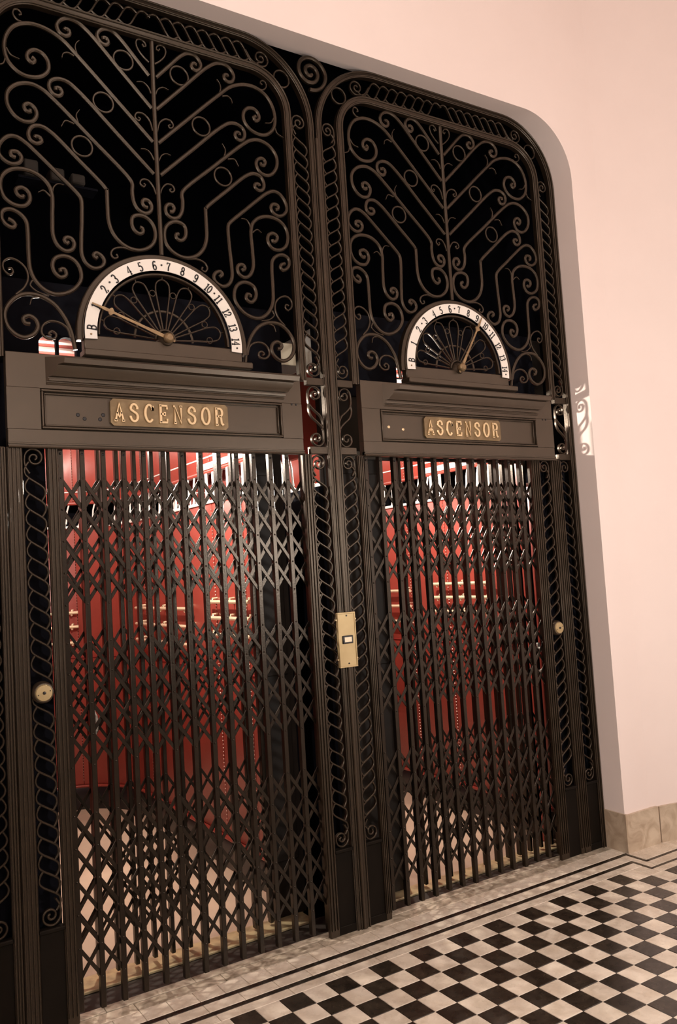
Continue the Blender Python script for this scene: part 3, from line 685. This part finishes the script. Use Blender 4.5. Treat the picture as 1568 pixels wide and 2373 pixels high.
# ------------------------------------------------------------------ call plate and push buttons
cp = root('call_plate', 'tall brass call plate with small window on the mullion between the gates', 'plate', (0.008, -0.03, 1.143))
put(MB().box(-0.040, 0.054, -0.044, -0.030, 1.143, 1.387, 0.003), 'plate', BRASSP, cp)
for (a, b2, c, e) in ((-0.040, 0.054, 1.143, 1.150), (-0.040, 0.054, 1.380, 1.387), (-0.040, -0.034, 1.150, 1.380), (0.048, 0.054, 1.150, 1.380)):
    put(MB().box(a, b2, -0.047, -0.043, c, e, 0.001), 'raised_edge', BRASSP, cp)
put(MB().box(-0.020, 0.034, -0.050, -0.043, 1.248, 1.284, 0.002), 'window_frame', BLACK, cp)
put(MB().box(-0.012, 0.026, -0.052, -0.049, 1.255, 1.277, 0.001), 'window_insert', CREAM, cp)
for z in (1.160, 1.372): put(MB().lathe(0.008, z, [(0.0001, -0.0465), (0.0035, -0.0465), (0.004, -0.044)], 10), 'screw', BLACK, cp)
for x in (-0.043, 0.057):
    for z in (1.18, 1.355): put(MB().lathe(x, z, [(0.0001, -0.04), (0.004, -0.04), (0.005, -0.03)], 10), 'lug', BRASSL, cp)
for key, x in (('left', -1.303), ('right', 1.362)):
    pb = root('push_button', 'round brass push button set in the scroll panel beside the %s gate' % key, 'button', (x, -0.01, 1.16), 'round brass push buttons')
    put(MB().lathe(x, 1.197, [(0.024, -0.024), (0.034, -0.022), (0.040, -0.010), (0.041, 0.010)], 28), 'rosette', LINT, pb)
    put(MB().lathe(x, 1.197, [(0.006, -0.030), (0.028, -0.029), (0.031, -0.022)], 28), 'disc', BRASSP, pb)
    put(MB().lathe(x, 1.197, [(0.0001, -0.036), (0.004, -0.035), (0.007, -0.028)], 14), 'push_pin', BLACK, pb)
    for d in (-1, 1): put(MB().lathe(x+d*0.021, 1.197+d*0.006, [(0.0001, -0.031), (0.002, -0.031), (0.0025, -0.028)], 8), 'screw', BLACK, pb)

# ------------------------------------------------------------------ folding gates
GROUPS = [(1.9905, 4, 0.1208), (1.364, 4, 0.1150), (0.727, 5, 0.1190)]
def arm_mesh(dx, dz, w, d):
    L = math.hypot(dx, dz)+w*1.2; mb = MB().box(-L/2, L/2, -d/2, d/2, -w/2, w/2, 0.001)
    a = math.atan2(dz, dx); c, sn = math.cos(a), math.sin(a)
    mb.v = [(x*c-z*sn, y, x*sn+z*c) for x, y, z in mb.v]
    return mb.mesh('lattice_arm', IRON2)
def gate(label, group, x0, pitch, n, y, zoff=0.0, bw=0.020, aw=0.0138, z0=0.022, ztop=2.13, hooks=True, flip=1):
    g = root('folding_gate', label, 'gate', (x0+pitch*(n-1)/2, y, 0.0), group)
    me = MB().box(-bw/2, bw/2, -0.008, 0.016, 0, ztop-z0, 0.002).mesh('gate_bar', IRON2)
    for k in range(n): inst('gate_bar', me, g, (x0+pitch*k, y, z0+random.uniform(-0.004, 0.006)))
    cache = {}; rv_ = MB()
    for zt, rows, dz in GROUPS:
        zt += zoff
        for sgn in (1, -1):
            yy = y+(0.001 if sgn*flip > 0 else 0.009)
            for st in range(-(rows-1), n-1):
                a, b2 = max(st, 0), min(st+rows, n-1)
                if b2 <= a: continue
                ra, rb = a-st, b2-st
                key = (rb-ra, round(dz, 4), sgn)
                if key not in cache: cache[key] = arm_mesh((rb-ra)*pitch, -sgn*(rb-ra)*dz, aw, 0.005)
                xm = x0+pitch*(a+b2)/2
                zm = zt-dz*(ra+rb)/2 if sgn > 0 else zt-rows*dz+dz*(ra+rb)/2
                inst('lattice_arm', cache[key], g, (xm, yy, zm))
        for k in range(n):
            for r in range(rows+1):
                rv_.lathe(x0+pitch*k, zt-dz*r, [(0.0012, -0.0115), (0.0036, -0.0100), (0.0042, -0.008)], 6, y0=y)
    put(rv_, 'rivets', IRON2, g, kind='stuff')
    if hooks:
        for k in range(n): put(MB().lathe(x0+pitch*k, 2.085, [(0.0015, -0.013), (0.0045, -0.011), (0.005, -0.008)], 8, y0=y), 'bolt', BLACK, g)
    return g
gl = gate('black scissor gate closing the left elevator opening, landing side', 'landing gates', -1.204, 0.0820, 14, 0.016)
gr = gate('black scissor gate closing the right elevator opening, landing side', 'landing gates', 0.204, 0.0830, 14, 0.016, flip=-1)
cg1 = gate('car gate of the left elevator seen behind the landing gate', 'car gates', -1.135, 0.0775, 12, 0.285, 0.030, 0.017, 0.0118, 0.012, 2.30, False)
cg2 = gate('car gate of the right elevator seen behind the landing gate', 'car gates', 0.520, 0.0790, 12, 0.180, 0.018, 0.017, 0.0118, 0.012, 2.30, False)
for key, x in (('left', -1.052), ('right', 1.389)):
    yo = 0.0 if key == 'left' else -0.105; hd = root('gate_handle', 'curved chrome pull handle on the %s elevator car gate' % key, 'handle', (x, 0.27+yo, 0.95), 'gate pull handles')
    put(MB().tube([(x+a_, b_+yo, c_) for a_, b_, c_ in ((0, 0.274, 1.085), (0, 0.252, 1.072), (0.006, 0.238, 1.045), (0.008, 0.234, 1.018), (0.006, 0.238, 0.990), (0, 0.252, 0.962), (0, 0.274, 0.950))], 0.008, 10), 'grip', CHROME, hd)
    for z in (1.092, 0.943): put(MB().box(x-0.010, x+0.010, 0.266+yo, 0.276+yo, z-0.016, z+0.016, 0.003), 'lug', CHROME, hd)

# ------------------------------------------------------------------ sills and pit edge
for key, (xa, xb, ya, yb) in {'left': (-1.43, -0.10, 0.212, 0.345), 'right': (0.14, 1.50, 0.150, 0.245)}.items():
    single(MB().box(xa, xb, ya, yb, -0.011, -0.001, 0.002), 'car_sill', SILL, 'worn metal sill plate of the %s elevator car, lit from inside' % key, 'sill', 'car sills')
single(MB().box(-3.2, 1.7, 0.061, 0.242, -0.16, -0.012), 'pit_channel', SILLS, 'dark steel channel in the gap before the elevator cars', 'channel')

# ------------------------------------------------------------------ elevator cars
def car_plan(xl, xr, yf, yb, r, step=0.05):
    """plan of the inside wall from the front left jamb round the back to the front right jamb"""
    p = []
    y = yf
    while y < yb-r-1e-6: p.append((xl, y)); y += step
    for i in range(13): a = PI/2*i/12; p.append((xl+r-r*math.cos(a), yb-r+r*math.sin(a)))
    x = xl+r+step
    while x < xr-r-1e-6: p.append((x, yb)); x += step
    for i in range(13): a = PI/2*i/12; p.append((xr-r+r*math.sin(a), yb-r+r*math.cos(a)))
    y = yb-r-step
    while y > yf+1e-6: p.append((xr, y)); y -= step
    p.append((xr, yf)); return p
def lens(p):
    L = [0]
    for a, b2 in zip(p, p[1:]): L.append(L[-1]+math.hypot(b2[0]-a[0], b2[1]-a[1]))
    return L
def sample(p, L, t):
    t = min(max(t, 0), L[-1])
    for i in range(len(p)-1):
        if t <= L[i+1]:
            k = (t-L[i])/(L[i+1]-L[i]+1e-9); a, b2 = p[i], p[i+1]
            tx, ty = b2[0]-a[0], b2[1]-a[1]; q = math.hypot(tx, ty)
            return (a[0]+tx*k, a[1]+ty*k), (ty/q, -tx/q)    # position, inward normal
    return p[-1], (-1, 0)
def wall_piece(p, L, t0, t1, z0, z1, thick, inset=0.0, n=None):
    """curved slab following the plan; its inner face bulges a little like a padded panel"""
    n = n or max(2, int((t1-t0)/0.04)); mb = MB()
    for i in range(n+1):
        (x, y), (nx, ny) = sample(p, L, t0+(t1-t0)*i/n)
        for z, k in ((z0, 0), (z0+0.006, 1), (z1-0.006, 1), (z1, 0)):
            e = inset+(0.004 if (k and 0 < i < n) else 0.0)
            mb.v.append((x+nx*e, y+ny*e, z))
        for z in (z1, z0): mb.v.append((x-nx*thick, y-ny*thick, z))
    for i in range(n):
        a = i*6; c = a+6
        for j in range(6): j2 = (j+1) % 6; mb.f.append([a+j, c+j, c+j2, a+j2])
    mb.f.append([0, 1, 2, 3, 4, 5]); mb.f.append([n*6+5-j for j in range(6)])
    return mb
def along(p, L, t0, t1, z, off, step=0.05):
    n = max(2, int(abs(t1-t0)/step)); o = []
    for i in range(n+1):
        (x, y), (nx, ny) = sample(p, L, t0+(t1-t0)*i/n); o.append((x+nx*off, y+ny*off, z))
    return o
CARS = {'left': (-1.43, -0.105, 0.345), 'right': (0.13, 1.505, 0.245)}
for key, (xl, xr, yf) in CARS.items():
    xc = (xl+xr)/2; yb = 3.0; r = 0.55
    car = root('elevator_car', 'red leather lined elevator car behind the %s gate' % key, 'elevator car', (xc, 1.6, 0), 'elevator cars')
    P = car_plan(xl, xr, yf, yb, r); L = lens(P); T = L[-1]
    put(MB().box(xl-0.02, xr+0.02, yf, yb+0.02, -0.06, -0.002), 'car_floor', CARFL, car)
    # skirting, padded panels in bays, frieze with slats, upper panels
    put(wall_piece(P, L, 0, T, -0.002, 0.150, 0.02, 0.012, 60), 'skirting', BLACK, car)
    put(wall_piece(P, L, 0, T, 0.150, 0.166, 0.02, 0.016, 60), 'skirting_cap', RED, car)
    nb = 16; st = MB()
    for i in range(nb):
        t0, t1 = T*i/nb+0.002, T*(i+1)/nb-0.002
        put(wall_piece(P, L, t0, t1, 0.168, 1.995, 0.02), 'leather_panel', RED, car)
        put(wall_piece(P, L, t0, t1, 2.185, 2.60 if i not in (0, 1, nb-1, nb-2) else 2.60, 0.02), 'upper_panel', RED if i not in (nb-1, nb-2, 0, 1) else RED, car)
        (x, y), (nx, ny) = sample(P, L, T*i/nb)
        if i:
            z = 0.20
            while z < 2.58:
                if not 1.98 < z < 2.20:
                    b0 = len(st.v); q = 0.0045; bx, by = x+nx*0.004, y+ny*0.004
                    st.v += [(bx+nx*0.004, by+ny*0.004, z), (bx-ny*q, by+nx*q, z), (bx, by, z+q), (bx+ny*q, by-nx*q, z), (bx, by, z-q)]
                    st.f += [[b0, b0+1, b0+2], [b0, b0+2, b0+3], [b0, b0+3, b0+4], [b0, b0+4, b0+1]]
                z += 0.020
    put(st, 'upholstery_studs', STUD, car, kind='stuff')
    put(wall_piece(P, L, 0, T, 1.995, 2.012, 0.02, 0.012, 60), 'frieze_rail', WHITEP, car)
    put(wall_piece(P, L, 0, T, 2.165, 2.185, 0.02, 0.012, 60), 'frieze_rail', RED, car)
    put(wall_piece(P, L, 0, T, 2.255, 2.263, 0.0, 0.007, 60), 'welt', WHITEP, car)
    ns = 64
    for i in range(ns):
        t = T*(i+0.5)/ns; (x, y), (nx, ny) = sample(P, L, t); tx, ty = -ny, nx
        pts = [(x+tx*e+nx*0.002, y+ty*e+ny*0.002, z) for e, z in ((-0.018, 2.012), (-0.006, 2.03), (0.0, 2.07), (0.004, 2.12), (0.018, 2.165))]
        put(MB().tube(pts, 0.006, 6), 'frieze_slat', WHITEP, car)
    put(wall_piece(P, L, 0, T, 2.60, 2.78, 0.03, 0.0, 40), 'cornice', WHITEP, car)
    put(MB().box(xl-0.05, xr+0.05, yf-0.03, yb+0.05, 2.78, 2.86), 'car_roof', SHAFT, car)
    put(MB().box(xl, xr, yf, yb, 2.765, 2.78), 'car_ceiling', RED, car)
    for k in range(18): put(MB().box(xl+0.02, xr-0.02, yf+0.04+0.14*k, yf+0.075+0.14*k, 2.748, 2.766, 0.004), 'ceiling_rib', WHITEP, car)
    # outside of the car
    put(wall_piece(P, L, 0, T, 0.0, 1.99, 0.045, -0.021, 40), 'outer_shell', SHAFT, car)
    hx = (-1.20, -1.045) if key == 'left' else (0.565, 0.72)
    put(MB().box(xl-0.05, xr+0.05, yf-0.04, yf-0.005, 2.635, 2.86), 'front_header', SHAFT, car)
    put(MB().box(hx[1], xr+0.05, yf-0.04, yf-0.005, 2.440, 2.635), 'front_header', SHAFT, car)
    put(MB().box(xl-0.05, hx[0], yf-0.04, yf-0.005, 2.440, 2.635), 'front_header', SHAFT, car)
    put(MB().box(hx[0], hx[1], yf-0.04, yf-0.005, 2.440, 2.515), 'front_header', SHAFT, car)
    xm_ = (hx[0]+hx[1])/2
    put(MB().box(xm_-0.006, xm_+0.006, yf-0.035, yf-0.01, 2.515, 2.635), 'mullion_bar', SHAFT, car)
    for xa_, xb_ in ((hx[0], xm_), (xm_, hx[1])):
        c_ = (xa_+xb_)/2; rr_ = (xb_-xa_)/2
        arcp = [(c_+rr_*math.cos(PI*k/10), 2.595+0.036*math.sin(PI*k/10)) for k in range(11)]
        put(MB().prism(arcp[:6]+[(c_, 2.64), (xb_, 2.64)], yf-0.036, yf-0.008), 'arch_spandrel', SHAFT, car)
        put(MB().prism(arcp[5:]+[(xa_, 2.64), (c_, 2.64)], yf-0.036, yf-0.008), 'arch_spandrel', SHAFT, car)
        put(MB().box(xa_, xb_, yf-0.03, yf-0.02, 2.548, 2.553), 'glazing_bar', SHAFT, car)
    # door jambs at the front
    if key == 'left':
        put(MB().box(-0.262, xr+0.03, yf-0.02, yf+0.02, 0.0, 2.62, 0.004), 'front_jamb', WOOD, car)
        put(MB().box(-0.235, xr+0.00, yf-0.028, yf-0.018, 0.25, 1.02, 0.004), 'jamb_panel', WOOD, car)
        put(MB().box(-0.235, xr+0.00, yf-0.028, yf-0.018, 1.10, 2.05, 0.004), 'jamb_panel', WOOD, car)
    else:
        put(MB().box(xl-0.03, 0.455, yf-0.02, yf+0.02, 0.0, 2.62, 0.004), 'front_jamb', WOOD, car)
        put(MB().box(xl, 0.42, yf-0.028, yf-0.018, 0.25, 1.02, 0.004), 'jamb_panel', WOOD, car)
        put(MB().box(xl, 0.42, yf-0.028, yf-0.018, 1.10, 2.05, 0.004), 'jamb_panel', WOOD, car)
        put(MB().box(1.415, 1.455, yf-0.02, yf+0.06, 0.0, 2.62, 0.006), 'front_jamb', RED, car)
    put(MB().box(xr-0.022, xr-0.006, yf+0.06, 1.25, 2.186, 2.222, 0.003), 'white_rail', WHITEP, car)
    for k in range(9): put(MB().box(xr-0.022, xr-0.010, 0.46+0.095*k, 0.478+0.095*k, 2.03, 2.165, 0.003), 'white_baluster', WHITEP, car)
    if key == 'right': put(MB().box(xl, xr-0.06, yf-0.030, yf-0.006, 2.118, 2.165, 0.004), 'gate_track', BLACK, car)
    # brass rails in three tiers
    def tl(x, y):   # distance along the plan nearest a plan point
        return min(((math.hypot(P[i][0]-x, P[i][1]-y), L[i]) for i in range(len(P))))[1]
    segs = [(tl(xr, 0.62), tl(xr, 1.16), (1.445, 1.358, 1.268)), (tl(xr, 1.42), tl(xr, 2.35), (1.405, 1.300, 1.195)), (tl(xr-0.28, 2.9), tl(xl+0.5, yb), (1.388, 1.288, 1.176)), (tl(xl+0.4, yb), tl(xl+0.05, 2.6), (1.388, 1.288, 1.176))]
    for (ta, tb, zs) in segs:
        for z in zs:
            rail = put(MB().tube(along(P, L, ta, tb, z, 0.05), 0.0105, 8), 'hand_rail', RAILB, car)
            for t in (ta+(tb-ta)*0.08, ta+(tb-ta)*0.5, ta+(tb-ta)*0.92):
                (x, y), (nx, ny) = sample(P, L, t)
                put(MB().tube([(x, y, z+0.018), (x+nx*0.03, y+ny*0.03, z+0.016), (x+nx*0.05, y+ny*0.05, z), (x+nx*0.045, y+ny*0.045, z-0.02)], 0.0075, 6), 'bracket', RAILB, rail)
    put(wall_piece(P, L, T*0.03, T*0.97, 1.06, 1.068, 0.0, 0.006, 60), 'welt', REDD, car)
    # lamp under the ceiling
    lx, ly = xc-0.03, 0.84
    lamp = put(MB().tube([(lx, ly, 2.36), (lx, ly, 2.765)], 0.008, 8), 'lamp_stem', BRASSL, car)
    put(MB().lathe(0, 0, [(0.0001, -0.05), (0.03, -0.045), (0.05, -0.02), (0.05, 0.02), (0.03, 0.045), (0.0001, 0.05)], 16), 'lamp_globe', LAMPG, lamp).location = (0, 0, -0.16)
    def lampobj(nm, kind_, loc, power, rad):
        l = bpy.data.lights.new(nm, kind_); l.energy = power; l.color = (1.0, 0.90, 0.78); l.shadow_soft_size = rad
        o = bpy.data.objects.new(nm, l); COL.objects.link(o); o.location = loc; return l
    lampobj('car_lamp', 'POINT', (lx, ly, 2.30), CARW, 0.03)
    lampobj('car_fill_rear', 'POINT', (xc, 2.45, 2.60), 18, 0.08)  # added fill so the back wall fades downward
    for yy in (0.95, 1.95):
        sp_l = lampobj('car_floor_fill', 'SPOT', (xc, yy, 2.74), 140, 0.05); sp_l.spot_size = math.radians(30); sp_l.spot_blend = 0.6  # added spots that brighten the car floor

# ------------------------------------------------------------------ shaft
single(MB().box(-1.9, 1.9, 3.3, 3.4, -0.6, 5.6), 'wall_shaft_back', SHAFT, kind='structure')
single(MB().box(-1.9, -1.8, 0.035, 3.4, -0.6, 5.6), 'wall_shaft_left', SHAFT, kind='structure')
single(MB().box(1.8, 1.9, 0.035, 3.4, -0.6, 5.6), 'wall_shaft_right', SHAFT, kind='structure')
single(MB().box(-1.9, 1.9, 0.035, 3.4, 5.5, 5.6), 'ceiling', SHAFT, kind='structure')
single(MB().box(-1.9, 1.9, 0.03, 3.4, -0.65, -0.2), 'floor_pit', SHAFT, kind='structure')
single(MB().box(-0.075, 0.165, 0.335, 0.345, 2.605, 2.715, 0.004), 'notice_box', CREAM, 'cream painted box fixed between the two elevator cars behind the grille', 'box')
single(MB().box(1.53, 1.79, 0.36, 0.37, 2.50, 2.90), 'guide_sheet', GREYP, 'grey sheet behind the right dial beside the shaft wall', 'sheet')
bm_ = root('shaft_beam', 'dark beam with blocks behind the upper left of the left grille', 'beam', (-1.05, 0.40, 3.34))
put(MB().box(-1.24, -0.90, 0.38, 0.46, 3.335, 3.345), 'beam', SHAFT, bm_)
for x, h in ((-1.19, 0.07), (-1.08, 0.055), (-0.99, 0.045)): put(MB().box(x-0.03, x+0.03, 0.36, 0.44, 3.345, 3.345+h, 0.006), 'block', BLOCKT, bm_)

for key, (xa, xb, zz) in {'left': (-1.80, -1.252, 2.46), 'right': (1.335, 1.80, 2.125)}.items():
    single(MB().box(xa, xb, 0.050, 0.062, 0.0, zz), 'car_light_blocker', SHAFT, 'added sheet blocking car light behind the %s scroll side panel' % key, 'sheet', 'added light-blocking sheets')  # sheets added to stop car light behind the side strips
